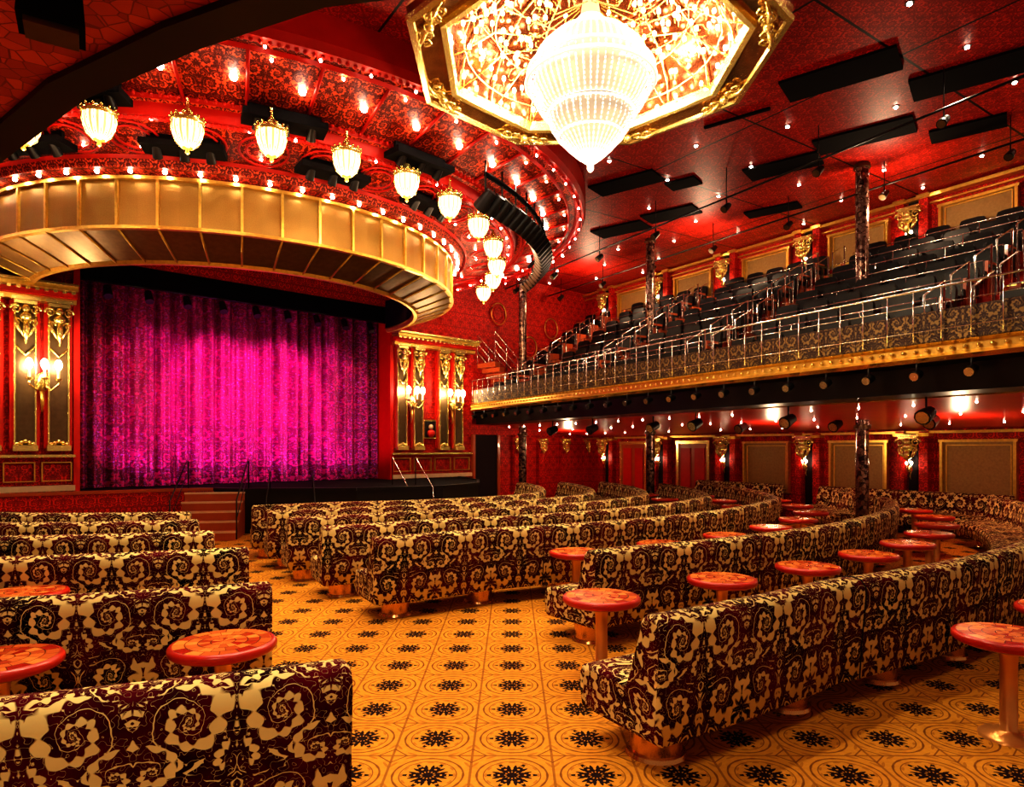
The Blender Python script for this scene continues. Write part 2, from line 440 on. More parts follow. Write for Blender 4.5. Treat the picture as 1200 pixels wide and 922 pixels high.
for a,b_ in ((-6,-.05),(8.05,11.15)):
    mid=(a+b_)/2; L=b_-a
    for z,h,d,k in ((5.12,.10,.34,'gold'),(5.24,.12,.42,'redplain'),(5.36,.08,.56,'gold'),(5.43,.05,.64,'goldlight')):
        mb.box(W(mid,-d/2+.05,z),(L,d,h),k,WA)
    n=int(L/.16)
    for i in range(n): mb.box(W(a+(i+.5)*L/n,-.43,5.30),(.07,.08,.08),'goldlight',WA)
    mb.box(W(mid,-.06,1.78),(L,.2,.06),'goldlight',WA); mb.box(W(mid,-.05,1.08),(L,.16,.12),'cream',WA)
    n=max(1,int(L/.62))
    for i in range(n):
        cx=a+(i+.5)*L/n
        for zz in (1.24,1.64): mb.box(W(cx,-.05,zz),(L/n*.8,.06,.022),'gold',WA)
        for sg in (-1,1): mb.box(W(cx+sg*L/n*.4,-.05,1.44),(.025,.06,.42),'gold',WA)
for t in (-.02,8.05): mb.box(W(t,-.04,3.6),(.12,.16,5.2),'redplain',WA)
mb.build('trim_1')
SC=(-.66,-1.86,8.68,10.25)
for t in SC:
    mb=MB(); sconce(mb,W(t,-.2,3.35),WA,1.5); mb.build('wall_sconce')
mb=MB(); mb.box(W(9.47,-.06,2.55),(.5,.06,.6),'goldlight',WA); mb.box(W(9.47,-.1,2.55),(.4,.03,.5),'dark',WA)
mb.sph(W(9.47,-.13,2.62),.08,'cream',8,6); mb.sph(W(9.47,-.13,2.42),.14,'redplain',8,6,(1,1,.9)); mb.build('framed_portrait')

# ------------------------------------------------------------------ stage
ap=[(-14.5,9.8),(-10.6,13.25),(-7.7,15.2),(-6.9,15.45),(-6.1,15.2),(-3.6,15.45),(-1.7,16.4),(-.9,17.8),(-1.0,19.6),(-1.75,21.9)]
mb=MB(); bk=[W(11.1),W(8.03,0),W(8.03,1.5),W(0,1.5),W(0,0),W(-7.2,0)]
top=[(a,b,1.) for a,b in ap]+[(p[0],p[1],1.) for p in bk]
mb.add(top,[tuple(range(len(top)))],'blackmatte')
for i in range(len(ap)-1):
    a,b_=ap[i],ap[i+1]; mt='redwall' if i<3 else 'black'
    wallquad(mb,a,b_,0,1.,mt)
    d=(b_[0]-a[0],b_[1]-a[1]); L=sqrt(d[0]**2+d[1]**2)
    mb.box(((a[0]+b_[0])/2,(a[1]+b_[1])/2,1.0),(L,.08,.07),'wood' if i<3 else 'black',d)
mb.build('stage')
def steps(mb,base,d,w,n,rise,run):
    d=Vector((d[0],d[1],0)).normalized(); s=Vector((-d.y,d.x,0))
    for i in range(n):
        c=Vector(base)+d*(run*(i+.5)); z=rise*(i+1)
        mb.box((c.x,c.y,z/2),(run,w,z),'wood',(d.x,d.y))
        mb.box((c.x-d.x*run*.45,c.y-d.y*run*.45,z-.01),(.05,w+.02,.04),'cream',(d.x,d.y))
    for sg in (-1,1):
        p0=Vector(base)+s*sg*w*.52; p1=p0+d*run*n
        pts=[p0+Vector((0,0,.02)),p0+Vector((0,0,.85)),p1+Vector((0,0,n*rise+.7)),p1+d*.15+Vector((0,0,n*rise+.7)),p1+d*.15+Vector((0,0,n*rise))]
        mb.tube(pts,.016,'black',6)
        mb.tube([p0+Vector((0,0,.45)),p1+Vector((0,0,n*rise+.4))],.010,'black',5)
mb=MB(); steps(mb,(-6.45,13.95,0),(-.22,1),1.25,5,.19,.27); mb.build('stage_steps')
mb=MB()
for q in (0,.9): mb.tube([(-5.45+q*1.2,14.8,0),(-5.45+q*1.2,14.8,.8),(-5.65+q*1.1,15.6,1.4),(-5.65+q*1.1,15.6,1.0)],.014,'black',6)
for sx in (-2.5,-1.9): mb.tube([(sx,16.1,.1),(sx,16.1,1.0),(sx-.6,17.3,1.7),(sx-.6,17.3,1.)],.014,'silver',6)
mb.build('stage_handrail')
# stage curtain
mb=MB(); N=640; K=14; vs=[];uvs=[]
for j in range(K+1):
    z=1.02+5.6*j/K
    for i in range(N+1):
        t=8.03*i/N
        w=.17*abs(sin(t*7.4+1.0*sin(t*2.3)))*1.5-.12+.05*sin(t*31+1.3*sin(t*3.1))+.07*sin(t*5.1)
        w*= (1-.3*j/K)
        vs.append(W(t,.74-w,z))
fs=[]
for j in range(K):
    for i in range(N):
        fs.append((j*(N+1)+i,j*(N+1)+i+1,(j+1)*(N+1)+i+1,(j+1)*(N+1)+i))
        a=8.03*i/N; b_=8.03*(i+1)/N; z0=5.6*j/K; z1=5.6*(j+1)/K
        uvs.append([(a,z0),(b_,z0),(b_,z1),(a,z1)])
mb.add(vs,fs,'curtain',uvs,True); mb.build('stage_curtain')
mb=MB(); mb.box(W(4,.22,6.05),(8.03,.1,.6),'blackmatte',WA)
for i in range(9): mb.cyl(W(.6+i*.85,.1,5.65),W(.6+i*.85,-.05,5.4),.08,.1,'black',8)
mb.tube([W(.1,.1,5.75),W(7.9,.1,5.75)],.03,'black',6); mb.build('stage_light_truss')

# ------------------------------------------------------------------ valance (gold arc)
th0=radians(-150); th1=radians(44)
def arc(mb,prof,mat,n=96,smooth=False,a0=th0,a1=th1): mb.rev((C[0],C[1],0),prof,mat,n,smooth,a0,a1)
mb=MB()
NP=26
for i in range(NP):
    a0=th0+(th1-th0)*i/NP; a1=th0+(th1-th0)*(i+1)/NP
    mb.rev((C[0],C[1],0),[(5.22,6.62),(5.26,5.78)],'valance',2,False,a0,a1)
    mb.rev((C[0],C[1],0),[(5.26,5.76),(4.35,5.42)],'bronze',2,False,a0,a1)
    x,y=C[0]+5.27*cos(a0),C[1]+5.27*sin(a0)
    mb.box((x,y,6.2),(.045,.05,.86),'gold',(-sin(a0),cos(a0)))
    mb.tube([(C[0]+5.28*cos(a0),C[1]+5.28*sin(a0),5.76),(C[0]+4.35*cos(a0),C[1]+4.35*sin(a0),5.41)],.022,'gold',5)
arc(mb,[(5.2,6.66),(5.30,6.66),(5.30,6.60),(5.2,6.60)],'gold')
arc(mb,[(5.2,5.80),(5.30,5.80),(5.31,5.74),(5.2,5.74)],'gold')
arc(mb,[(4.42,5.46),(4.36,5.38),(4.28,5.38),(4.24,5.46),(4.28,5.6)],'gold')
arc(mb,[(4.24,5.5),(4.24,6.3),(5.2,6.64)],'blackmatte')
mb.build('stage_valance')
mb=MB()
arc(mb,[(5.15,6.72),(5.5,6.72),(5.55,6.86),(6.75,7.1)],'band')
arc(mb,[(6.75,7.1),(6.78,6.98),(6.86,6.98),(6.9,7.16)],'redplain')
arc(mb,[(6.9,7.16),(8.35,7.56)],'band')
arc(mb,[(8.35,7.56),(8.4,7.48),(8.55,7.48),(8.6,7.6),(8.6,8.02)],'redplain')
for R,z in ((7.05,7.17),(8.2,7.49),(5.62,6.84),(6.6,7.04)):
    arc(mb,[(R-.03,z+.02),(R,z-.03),(R+.03,z+.03)],'redplain')
for i in range(27):
    a=th0+(th1-th0)*(i+.5)/27
    mb.tube([(C[0]+7.05*cos(a),C[1]+7.05*sin(a),7.17),(C[0]+8.2*cos(a),C[1]+8.2*sin(a),7.49)],.03,'redplain',5)
for R,z,st in ((6.82,6.96,.9),(8.47,7.46,.8),(7.12,7.17,1.0)):
    d=-148
    while d<42:
        a=radians(d); mb.sph((C[0]+R*cos(a),C[1]+R*sin(a),z),.035,'redplain',5,4); d+=st
mb.build('ceiling_arch_soffit')
# lanterns
mb=MB()
mb.rev((0,0,0),[(.001,-.30),(.03,-.28),(.02,-.24),(.07,-.21)],'gold',12)
mb.rev((0,0,0),[(.07,-.21),(.14,-.15),(.185,-.05),(.2,.05),(.19,.11)],'lantern',28)
mb.rev((0,0,0),[(.19,.10),(.215,.12),(.215,.16),(.15,.2),(.07,.24),(.05,.30),(.02,.33),(.02,.45)],'goldlight',20)
for i in range(14):
    t=2*pi*i/14; mb.tube([(.2*cos(t),.2*sin(t),.1),(.205*cos(t),.205*sin(t),.03),(.15*cos(t),.15*sin(t),-.14),(.07*cos(t),.07*sin(t),-.21)],.007,'goldlight',4)
    mb.sph((.21*cos(t),.21*sin(t),.18),.02,'goldlight',5,4)
lan=mb.mesh('hanging_lantern')
LP=[(-7.1,9.7),(-5.92,9.57),(-4.78,9.83),(-3.64,10.1),(-2.69,10.85),(-1.85,11.73),(-1.19,12.76),(-.70,13.99),(-.435,15.48),(-.39,17.07),(-.52,18.46),(-.85,20.0)]
for i,(x,y) in enumerate(LP): inst(lan,'hanging_lantern',(x,y,6.60),0,1.1)
mb=MB()
for x,y in LP:
    a=atan2(y-C[1],x-C[0]); R=6.15
    cx,cy,cz=C[0]+R*cos(a),C[1]+R*sin(a),6.95
    for rr in (.28,.4): mb.tube([(cx+rr*cos(q*pi/8),cy+rr*sin(q*pi/8),cz+rr*cos(q*pi/8-a)*.2-.02) for q in range(16)],.022,'redplain',5,True)
mb.build('ceiling_medallion')
def spot_can(mb,c,d,r=.09,L=.24,lens='panel'):
    c=Vector(c); d=Vector(d).normalized()
    mb.cyl(c-d*L*.5,c+d*L*.5,r*.75,r,'black',10); mb.cyl(c+d*L*.5,c+d*(L*.5+.01),r*.8,r*.8,lens,10)
    mb.tube([c+Vector((0,0,.0)),c+Vector((0,0,r*2.2))],.015,'black',4)
mb=MB()
for deg,R,z in ((-112,7.3,7.0),(-98,6.2,6.78),(-85,7.3,7.0),(-76,6.2,6.78),(-63,7.2,7.0),(-54,6.2,6.78),(-44,7.2,7.0),(-34,6.2,6.78)):
    a=radians(deg); c=(C[0]+R*cos(a),C[1]+R*sin(a),z); d=(-sin(a),cos(a))
    mb.box(c,(1.25,.42,.10),'blackmatte',d); mb.box((c[0],c[1],z+.12),(1.1,.06,.16),'blackmatte',d)
    for k in (-.4,0,.4): spot_can(mb,(c[0]+d[0]*k,c[1]+d[1]*k,z-.08),(-cos(a)*.6,-sin(a)*.6,-.6),.08,.2)
pts=[]
for i in range(24):
    a=radians(-34+i*2.2); R=7.6; z=6.75-.0*i; p=(C[0]+R*cos(a),C[1]+R*sin(a),z); pts.append(p)
    spot_can(mb,(p[0],p[1],z-.14),(-cos(a),-sin(a),-.9),.15,.4)
for dz in (0,.35): mb.tube([(p[0],p[1],p[2]+dz) for p in pts],.05,'blackmatte',6)
for p in pts[::2]: mb.tube([p,(p[0],p[1],p[2]+.6)],.02,'black',4)
mb.build('stage_light_rack')

# ------------------------------------------------------------------ chandelier
mb=MB(); zr=7.2
def oct_ring(mb,prof,mat,n=8,rot=22.5):
    mb.rev((0,0,0),prof,mat,n,False,radians(rot),radians(rot)+2*pi)
oct_ring(mb,[(2.36,8.0-zr),(2.5,.22),(2.56,.12),(2.52,.02)],'framemirror')
oct_ring(mb,[(2.52,.04),(2.57,0),(2.55,-.05),(2.47,-.06),(2.45,-.02)],'goldlight')
oct_ring(mb,[(2.45,-.02),(2.12,.04)],'framemirror')
oct_ring(mb,[(2.14,.04),(2.12,-.03),(2.04,-.02),(2.01,.06),(2.02,.12)],'goldlight')
for i in range(8):
    t=radians(22.5+45*i); p=Vector((2.27*cos(t),2.27*sin(t),-.05)); ax=Vector((-sin(t),cos(t),0)); rd=Vector((cos(t),sin(t),0))
    for sg in (-1,1):
        for rr in (.10,.14,.07): scroll(mb,p+ax*sg*(.04+rr)-rd*.02,ax,rd,rr,'goldlight',1.5,.018,sg)
        scroll(mb,p+ax*sg*.32-rd*.05,ax,-rd,.08,'goldlight',1.3,.018,sg)
        mb.tube([p+ax*sg*.1,p+ax*sg*.3+rd*.03-Vector((0,0,.03)),p+ax*sg*.5-rd*.02],[.03,.035,.008],'goldlight',5)
    mb.sph(p,.07,'goldlight',8,6)
dome=[(2.02,.1),(1.95,.5),(1.7,.95),(1.3,1.3),(.8,1.5),(.001,1.58)]
oct_ring(mb,dome,'dome',16,0)
for i in range(16):
    t=2*pi*i/16
    mb.tube([((r-.03)*cos(t),(r-.03)*sin(t),z-.02) for r,z in dome[:-1]],.016,'goldlight',5)
    mb.tube([(.15*cos(t),.15*sin(t),.75),(.7*cos(t),.7*sin(t),.35),(1.3*cos(t),1.3*sin(t),.42),(1.75*cos(t),1.75*sin(t),.15),(2.02*cos(t),2.02*sin(t),.05)],.010,'goldlight',5)
    for rr,zz in ((.75,.45),(1.5,.42)):
        scroll(mb,(rr*cos(t),rr*sin(t),zz),(cos(t),sin(t),0),(0,0,1),.13,'goldlight',1.3,.009,1 if i%2 else -1,10)
for z,r in ((.42,1.3),(.2,1.72),(.85,1.6),(1.2,1.25)):
    mb.tube([(r*cos(q*pi/16),r*sin(q*pi/16),z) for q in range(32)],.010,'goldlight',5,True)
for z,r,n in ((.22,1.9,30),(.5,1.72,30),(.6,1.4,28),(.66,1.05,22),(.8,.75,18),(.95,1.35,26),(1.2,.9,18),(.35,1.55,28),(.42,1.2,22),(.3,1.0,16),(.75,1.65,26)):
    for i in range(n):
        t=2*pi*(i+random.random()*.5)/n; rr=r+random.uniform(-.06,.06); zz=z+random.uniform(-.08,.08)
        mb.sph((rr*cos(t),rr*sin(t),zz),.026,'bulb',6,4,(1,1,1.6))
        mb.cyl((rr*cos(t),rr*sin(t),zz-.12),(rr*cos(t),rr*sin(t),zz-.03),.010,.014,'goldlight',5)
prof=[(.10,.95),(.16,.60),(.30,.42),(.52,.30),(.72,.10),(.83,-.14),(.85,-.28),(.80,-.42),(.68,-.62),(.56,-.76)]
prof2=[(.58,-.68),(.54,-.86),(.43,-1.02),(.30,-1.16),(.17,-1.28),(.06,-1.36),(.01,-1.40)]
mb.rev((0,0,0),[(r*.90,z) for r,z in prof],'core',40)
mb.rev((0,0,0),[(r*.87,z) for r,z in prof2],'core',32)
for i in range(56):
    t=2*pi*i/56; mb.tube([(r*cos(t),r*sin(t),z) for r,z in prof[1:]],.012,'crystal',4)
for i in range(36):
    t=2*pi*i/36; mb.tube([(r*cos(t),r*sin(t),z) for r,z in prof2],.011,'crystal',4)
for r,z,k in ((.85,-.14,.025),(.87,-.28,.03),(.59,-.70,.025),(.44,-1.0,.02),(.30,.42,.03),(.17,-1.27,.015)):
    mb.tube([(r*cos(q*pi/24),r*sin(q*pi/24),z) for q in range(48)],k,'crystal',6,True)
mb.sph((0,0,-1.42),.05,'crystal',10,8,(1,1,1.4))
mb.cyl((0,0,.9),(0,0,1.58),.12,.2,'goldlight',12)
ch=mb.build('chandelier',(CH[0],CH[1],zr))

# ------------------------------------------------------------------ ceiling vents + downlights
mb=MB()
for x,y,L,w in ((5.3,10.8,1.7,.75),(7.5,10.7,1.9,.8),(6.8,12.9,1.7,.75),(5.8,14.3,1.5,.7),(2.6,15.2,1.6,.7),(4.1,17.2,1.4,.7),(3.0,18.4,1.5,.75),(4.1,12.2,1.2,.06),(3.9,15.2,.7,.5),(8.6,12.6,1.2,.6),(6.6,16.9,1.3,.5)):
    mb.box((x,y,ZC-.02),(L,w,.05),'blackmatte',(.80,-.60))
mb.build('ceiling_vent')
mb=MB()
for f,z in ((.25,7.35),(.62,7.5)):
    mb.tube([BP(-.0,f,z),BP(1.2,f,z)],.02,'black',6)
    for i in range(9):
        c=BP(.05+.14*i,f,z); mb.tube([c,(c[0],c[1],ZC)],.010,'black',4); spot_can(mb,(c[0],c[1],z-.2),(-BN[0],-BN[1],-.8),.08,.22)
mb.build('lighting_pipe')
mb=MB()
for i in range(-16,5):
    for j in range(1,12):
        u=i*1.5; w=j*1.75+ (0.8 if i%2 else 0)
        x=u*.559+w*.829; y=-u*.829+w*.559
        if y<1.0 or y>25 or w>16.6: continue
        if (x-C[0])**2+(y-C[1])**2<8.9**2 or (x-CH[0])**2+(y-CH[1])**2<3.0**2: continue
        if (x-PL[0])*WN[0]+(y-PL[1])*WN[1]>-.3: continue
        mb.cyl((x,y,ZC-.012),(x,y,ZC+.01),.06,.06,'black',8); mb.sph((x,y,ZC-.02),.036,'star',6,4,(1,1,.5))
def arcstars(R,z,step,off,r,a0=-148,a1=42):
    a=a0+off
    while a<a1:
        t=radians(a); mb.sph((C[0]+R*cos(t),C[1]+R*sin(t),z),r,'star',7,5); a+=step
arcstars(7.65,7.33,7.2,0,.058); arcstars(5.42,6.68,6,1,.038); arcstars(6.72,6.98,6,3,.022); arcstars(8.47,7.40,5,2,.022); arcstars(8.1,7.44,7.2,3.6,.024); arcstars(5.9,6.9,9,2,.024)
mb.build('ceiling_downlights')

# ------------------------------------------------------------------ balcony
aisles=[(.10,.155),(.365,.405),(.60,.65),(.905,.955)]
NT=8
def fk(k): return .05+.93*k/NT
def zk(k): return 3.2+.42*k
mb=MB()
S=[i*SMAX/30 for i in range(31)]
for i in range(30):
    s0,s1=S[i],S[i+1]
    for k in range(NT):
        mb.quad(BP(s0,fk(k),zk(k)),BP(s1,fk(k),zk(k)),BP(s1,fk(k+1),zk(k)),BP(s0,fk(k+1),zk(k)),'carpetred')
        if k: mb.quad(BP(s0,fk(k),zk(k-1)),BP(s1,fk(k),zk(k-1)),BP(s1,fk(k),zk(k)),BP(s0,fk(k),zk(k)),'carpetred')
def strip(f0,z0,f1,z1,mat,a=0.,b=SMAX,n=20):
    for i in range(n):
        s0=a+(b-a)*i/n; s1=a+(b-a)*(i+1)/n
        mb.quad(BP(s0,f0,z0),BP(s1,f0,z0),BP(s1,f1,z1),BP(s0,f1,z1),mat)
strip(.03,2.72,.14,2.72,'black'); strip(.14,2.70,1.0,2.40,'redsoffit'); strip(.14,2.72,.14,2.70,'goldlight')
strip(.035,2.72,.025,3.10,'black'); strip(.025,3.08,.0,3.12,'black'); strip(.0,3.12,-.012,3.17,'goldlight'); strip(-.012,3.17,0,3.22,'gold')
strip(.0,3.22,0,3.32,'gold'); strip(0,3.32,-.014,3.36,'goldlight'); strip(-.014,3.36,.02,3.40,'goldlight')
strip(.012,3.40,.012,3.82,'damask_rail'); strip(.012,3.82,.035,3.82,'panel'); strip(.035,3.2,.035,3.82,'damask_rail')
p=BP(0,0,0); q=BP(0,1,0)
mb.quad((p[0],p[1],2.7),(q[0],q[1],2.7),(q[0],q[1],3.3),(p[0],p[1],3.3),'redplain')
for i in range(int(19.2/.16)):
    s=i/ (19.2/.16)*SMAX; c=BP(s,-.003,3.27); mb.sph(c,.03,'goldlight',5,4)
mb.build('balcony')
mb=MB()
def rail(mb,pts,r=.018,mat='silver'): mb.tube(pts,r,mat,5)
NR=52
for k in range(NR+1):
    s=SMAX*k/NR; a=BP(s,.005,3.42); mb.tube([a,(a[0],a[1],4.12)],.011,'silver',4)
rail(mb,[BP(0,.005,4.12),BP(SMAX,.005,4.12)],.016)
for zz in (3.55,3.9): rail(mb,[BP(0,.004,zz),BP(SMAX,.004,zz)],.005)
def segs():
    e=[0.0]
    for a,b_ in aisles: e+=[a,b_]
    e.append(SMAX); return [(e[i],e[i+1]) for i in range(0,len(e),2)]
for k in range(1,NT):
    for a,b_ in segs():
        f=fk(k)+.005; z=zk(k)
        rail(mb,[BP(a+.006,f,z+.02),BP(a+.006,f,z+.62),BP(b_-.006,f,z+.62),BP(b_-.006,f,z+.02)],.010)
        n=max(1,int((b_-a)*15.4/1.1))
        for i in range(1,n):
            s=a+(b_-a)*i/n; c=BP(s,f,z); mb.tube([c,(c[0],c[1],z+.62)],.008,'silver',4)
for a,b_ in aisles:
    for s in (a+.004,b_-.004):
        for k in range(0,NT-1):
            p0=BP(s,fk(k)+.02,zk(k)); p1=BP(s,fk(k+1)-.01,zk(k))
            rail(mb,[p0,(p0[0],p0[1],p0[2]+.95),(p1[0],p1[1],p1[2]+1.25),p1],.019)
mb.build('balcony_railing')
mb=MB()
for a,b_ in aisles:
    for k in range(NT-1):
        f0=fk(k+1)-.055; c0=BP((a+b_)/2,f0+.025,zk(k)+.105); ww=(b_-a)*15.4*.85
        mb.box(c0,(ww,.36,.21),'wood',BD); mb.box((c0[0]-BN[0]*.18,c0[1]-BN[1]*.18,c0[2]+.1),(ww,.03,.03),'goldlight',BD)
mb.build('balcony_stairs')
mb=MB()
for k in range(NT):
    f=fk(k)+.062; z=zk(k)
    for a,b_ in segs():
        L=(b_-a)*15.9-.3; n=int(L/.56)
        for i in range(n):
            s=a+(b_-a)*(i+.5)/n+.0; c=Vector(BP(s,f,z)); d=Vector((BD[0],BD[1],0)); q=Vector((BN[0],BN[1],0))
            w=.25
            pr=[(-w,.38),(w,.38),(w,.84),(w*.9,.90),(w*.5,.92),(-w*.5,.92),(-w*.9,.90),(-w,.84)]
            vs=[c+d*x+q*(.1+.1*y)+Vector((0,0,y)) for x,y in pr]+[c+d*x+q*(.18+.1*y)+Vector((0,0,y)) for x,y in pr]
            mb.add(vs,[tuple(range(8)),tuple(range(15,7,-1))]+[(j,(j+1)%8,8+(j+1)%8,8+j) for j in range(8)],'leather')
            cc=c-q*.1; mb.box((cc.x,cc.y,z+.42),(.47,.42,.11),'leather',BD,.94)
            ce=c+d*.27-q*.05; mb.box((ce.x,ce.y,z+.56),(.05,.34,.05),'black',BD); mb.box((ce.x,ce.y,z+.28),(.03,.1,.52),'black',BD)
        for s in (a+.008,b_-.008):
            c=BP(s,f,z+.36); mb.box(c,(.05,.4,.6),'wood',BD)
mb.build('balcony_seating')
COLS=((7.45,14.2),(4.0,19.3),(.35,21.9),(10.9,9.1))
for x,y in COLS:
    mb=MB(); z1=ZC; mb.cyl((0,0,0),(0,0,z1),.13,.13,'column',12)
    for z in (.06,2.4,z1-.06): mb.cyl((0,0,z-.04),(0,0,z+.04),.17,.16,'panel',12)
    mb.build('mosaic_column',(x,y,0))
mb=MB()
for i in range(26):
    s=.02+i*.045; c=BP(s,-.005,2.95); spot_can(mb,(c[0]-.02,c[1],c[2]),(-BN[0],-BN[1],-.35),.075,.16,'silver')
for s,f in ((.9,.12),(.74,.14),(.6,.12),(.5,.16),(.36,.14),(.25,.12),(.83,.5),(.7,.55),(.56,.5)):
    c=BP(s,f,2.52); spot_can(mb,(c[0],c[1],2.45),(-BN[0],-BN[1],-.4),.12,.26,'silver')
mb.build('balcony_spotlight')
mb=MB()
for i in range(20):
    for f in (.25,.5,.78):
        c=BP(.02+i*.06,f,2.70-(f-.14)/.86*.30-.008); mb.sph(c,.018,'star',6,4)
mb.build('balcony_downlights')

def wallp(s,z,off=.06): p=(B0[0]+BV[0]*s-BN[0]*off,B0[1]+BV[1]*s-BN[1]*off,z); return p
wd=(BD[0],BD[1])
def window(mb,s,z0,z1,w):
    zc=(z0+z1)/2; h=z1-z0
    mb.box(wallp(s,zc,.03),(w,.05,h),'beige',wd)
    for sg in (-1,1):
        mb.box(wallp(s+sg*(w*.44)/16.92,zc,.07),(.025,.03,h*.86),'gold',wd)
    for zz in (z0+h*.07,z1-h*.07): mb.box(wallp(s,zz,.07),(w*.88,.03,.025),'gold',wd)
    for zz in (z0,z1): mb.box(wallp(s,zz,.08),(w+.12,.14,.06),'gold',wd)
    for sg in (-1,1): mb.box(wallp(s+sg*(w/2)/16.92,zc,.08),(.06,.14,h),'gold',wd)
wn_=1
for i,s in enumerate([-.0+.16*k for k in range(1,8)]):
    mb=MB(); window(mb,s,6.75,7.6,1.5); mb.build('window_%d'%wn_); wn_+=1
    mb=MB()
    if i in(0,1):
        mb.box(wallp(s,1.05,.04),(1.2,.08,2.1),'wood',wd); mb.box(wallp(s,2.14,.07),(1.4,.12,.1),'goldlight',wd)
        for sg in (-1,1):
            mb.box(wallp(s+sg*.037,1.05,.07),(.1,.1,2.1),'goldlight',wd); mb.box(wallp(s+sg*.017,1.2,.09),(.4,.04,1.5),'redplain',wd)
        mb.build('door_%d'%(i+1))
    else:
        window(mb,s,.7,2.12,1.45); mb.build('window_%d'%wn_); wn_+=1
def wp(s):
    mb=MB()
    for z0,z1 in ((0.0,2.35),(6.3,8.0)):
        for sg in (-1,1):
            mb.box(wallp(s+sg*.016,(z0+z1)/2,.1),(.2,.2,z1-z0),'redwall',wd)
            mb.box(wallp(s+sg*.016,z1-.08,.12),(.28,.26,.08),'gold',wd)
        mb.box(wallp(s,(z0+z1)/2,.05),(.22,.08,z1-z0),'dark',wd)
        ornament(mb,wallp(s,z1-.42 if z0<1 else 7.35,.3),wd,.5,.7)
        sconce(mb,wallp(s,z1-.9 if z0<1 else 6.95,.2),wd,.6,2)
    mb.build('wall_pilaster')
for s in [.08+.16*k for k in range(0,7)]: wp(s)
mb=MB(); L=16.92*1.35; c=lambda z,o:wallp(.675,z,o)
mb.box(c(7.9,.1),(L,.2,.08),'gold',wd); mb.box(c(7.74,.05),(L,.1,.04),'gold',wd); mb.box(c(6.55,.05),(L,.1,.06),'gold',wd); mb.box(c(2.33,.07),(L,.14,.06),'gold',wd)
mb.build('trim_2')
mb=MB()
mb.box(W(11.8,-.04,1.2),(1.0,.06,2.4),'dark',WA)
for sg in (-1,1): mb.box(W(11.8+sg*.55,-.06,1.2),(.1,.12,2.4),'wood',WA)
mb.build('door_3')
mb=MB()
for t,z in ((13.9,5.6),(15.0,6.4),(16.2,5.9),(12.4,6.6)):
    for rr in (.22,.34,.38):
        mb.tube([W(t+rr*cos(q*pi/10),-.04,z+rr*1.1*sin(q*pi/10)) for q in range(20)],.018,'redplain' if rr!=.34 else 'gold',5,True)
for t in (13.2,14.4,15.6,16.9): mb.box(W(t,-.08,1.2),(.3,.16,2.4),'redwall',WA); ornament(mb,W(t,-.2,2.0),WA,.4,.6)
mb.build('wall_medallion')
mb=MB()
for i in range(10):
    mb.box(W(11.5+i*.2,-.55,4.7-i*.16),(.22,.9,.14),'wood',WA)
for o in (-1.0,-.1):
    for h in (.35,.65,.95): mb.tube([W(11.4,o,4.8+h),W(13.5,o,3.15+h)],.014,'silver',5)
    for i in range(5): t=11.4+i*.5; mb.tube([W(t,o,4.8-i*.39),W(t,o,5.75-i*.39)],.014,'silver',5)
mb.build('corner_staircase')

# ------------------------------------------------------------------ near soffit (underside of rear balcony)
mb=MB(); ed=[(-7.5,6.2),(-3.05,3.95),(-2.05,3.2),(-1.32,2.8),(-.71,2.53),(1.5,2.15),(4,2.0)]; z=3.65
inn=[(a*1.0-.08,b-.14) for a,b in ed]
n=len(ed)
vs=[(a,b,z) for a,b in inn]+[(4,-2.5,z),(-7.5,-2.5,z)]
mb.add(vs,[tuple(range(len(vs)))],'soffitmos')
for i in range(n-1):
    a,b_,c2,d2=ed[i],ed[i+1],inn[i+1],inn[i]
    mb.quad((a[0],a[1],z-.03),(b_[0],b_[1],z-.03),(c2[0],c2[1],z-.03),(d2[0],d2[1],z-.03),'black')
    wallquad(mb,a,b_,z-.03,z+.5,'black'); wallquad(mb,d2,c2,z-.03,z,'black')
mb.build('rear_balcony_soffit')
mb=MB(); mb.box((-1.62,2.35,3.52),(.2,.16,.2),'blackmatte',(.8,.5),.85); mb.box((-1.62,2.35,3.41),(.16,.12,.02),'panel',(.8,.5)); mb.tube([(-1.62,2.35,3.6),(-1.62,2.35,3.65)],.02,'black'); mb.build('ceiling_loudspeaker')

# ------------------------------------------------------------------ banquettes
PROF=[(0,.19),(.015,.45),(.05,.84),(.045,.90),(.01,.945),(-.05,.96),(-.12,.95),(-.165,.91),(-.18,.82),(-.215,.52),(-.26,.50),(-.45,.505),(-.68,.50),(-.76,.475),(-.79,.43),(-.79,.30),(-.77,.20),(-.74,.185)]
def rr_(R,th):
    d=math.degrees(th); return R+1.9*max(0,min(1,(d+52)/37))
def inside(x,y,lim=15.75):
    if x*BN[0]+y*BN[1]>lim: return False
    if (x-PL[0])*WN[0]+(y-PL[1])*WN[1]>-1.5: return False
    if (x-PL[0])*WN[0]+(y-PL[1])*WN[1]>-2.6 and x<-5: return False
    return True
def pos(R,th,off=0):
    r=rr_(R,th)+off; return C[0]+r*cos(th),C[1]+r*sin(th)
def clear(R,th):
    for cx,cy in COLS:
        for o in (-.7,-.35,0):
            x,y=pos(R,th,o)
            if (x-cx)**2+(y-cy)**2<.42**2: return False
    return True
def bench(R,d0,d1,name='banquette'):
    st=.9; runs=[[]]; d=d0
    while d<=d1+1e-6:
        th=radians(d)
        if inside(*pos(R,th,.1)) and clear(R,th): runs[-1].append(th)
        elif runs[-1]: runs.append([])
        d+=st
    for ths in runs:
        if len(ths)>=4: bench1(lambda th,off=0:pos(R,th,off),ths,R,name)
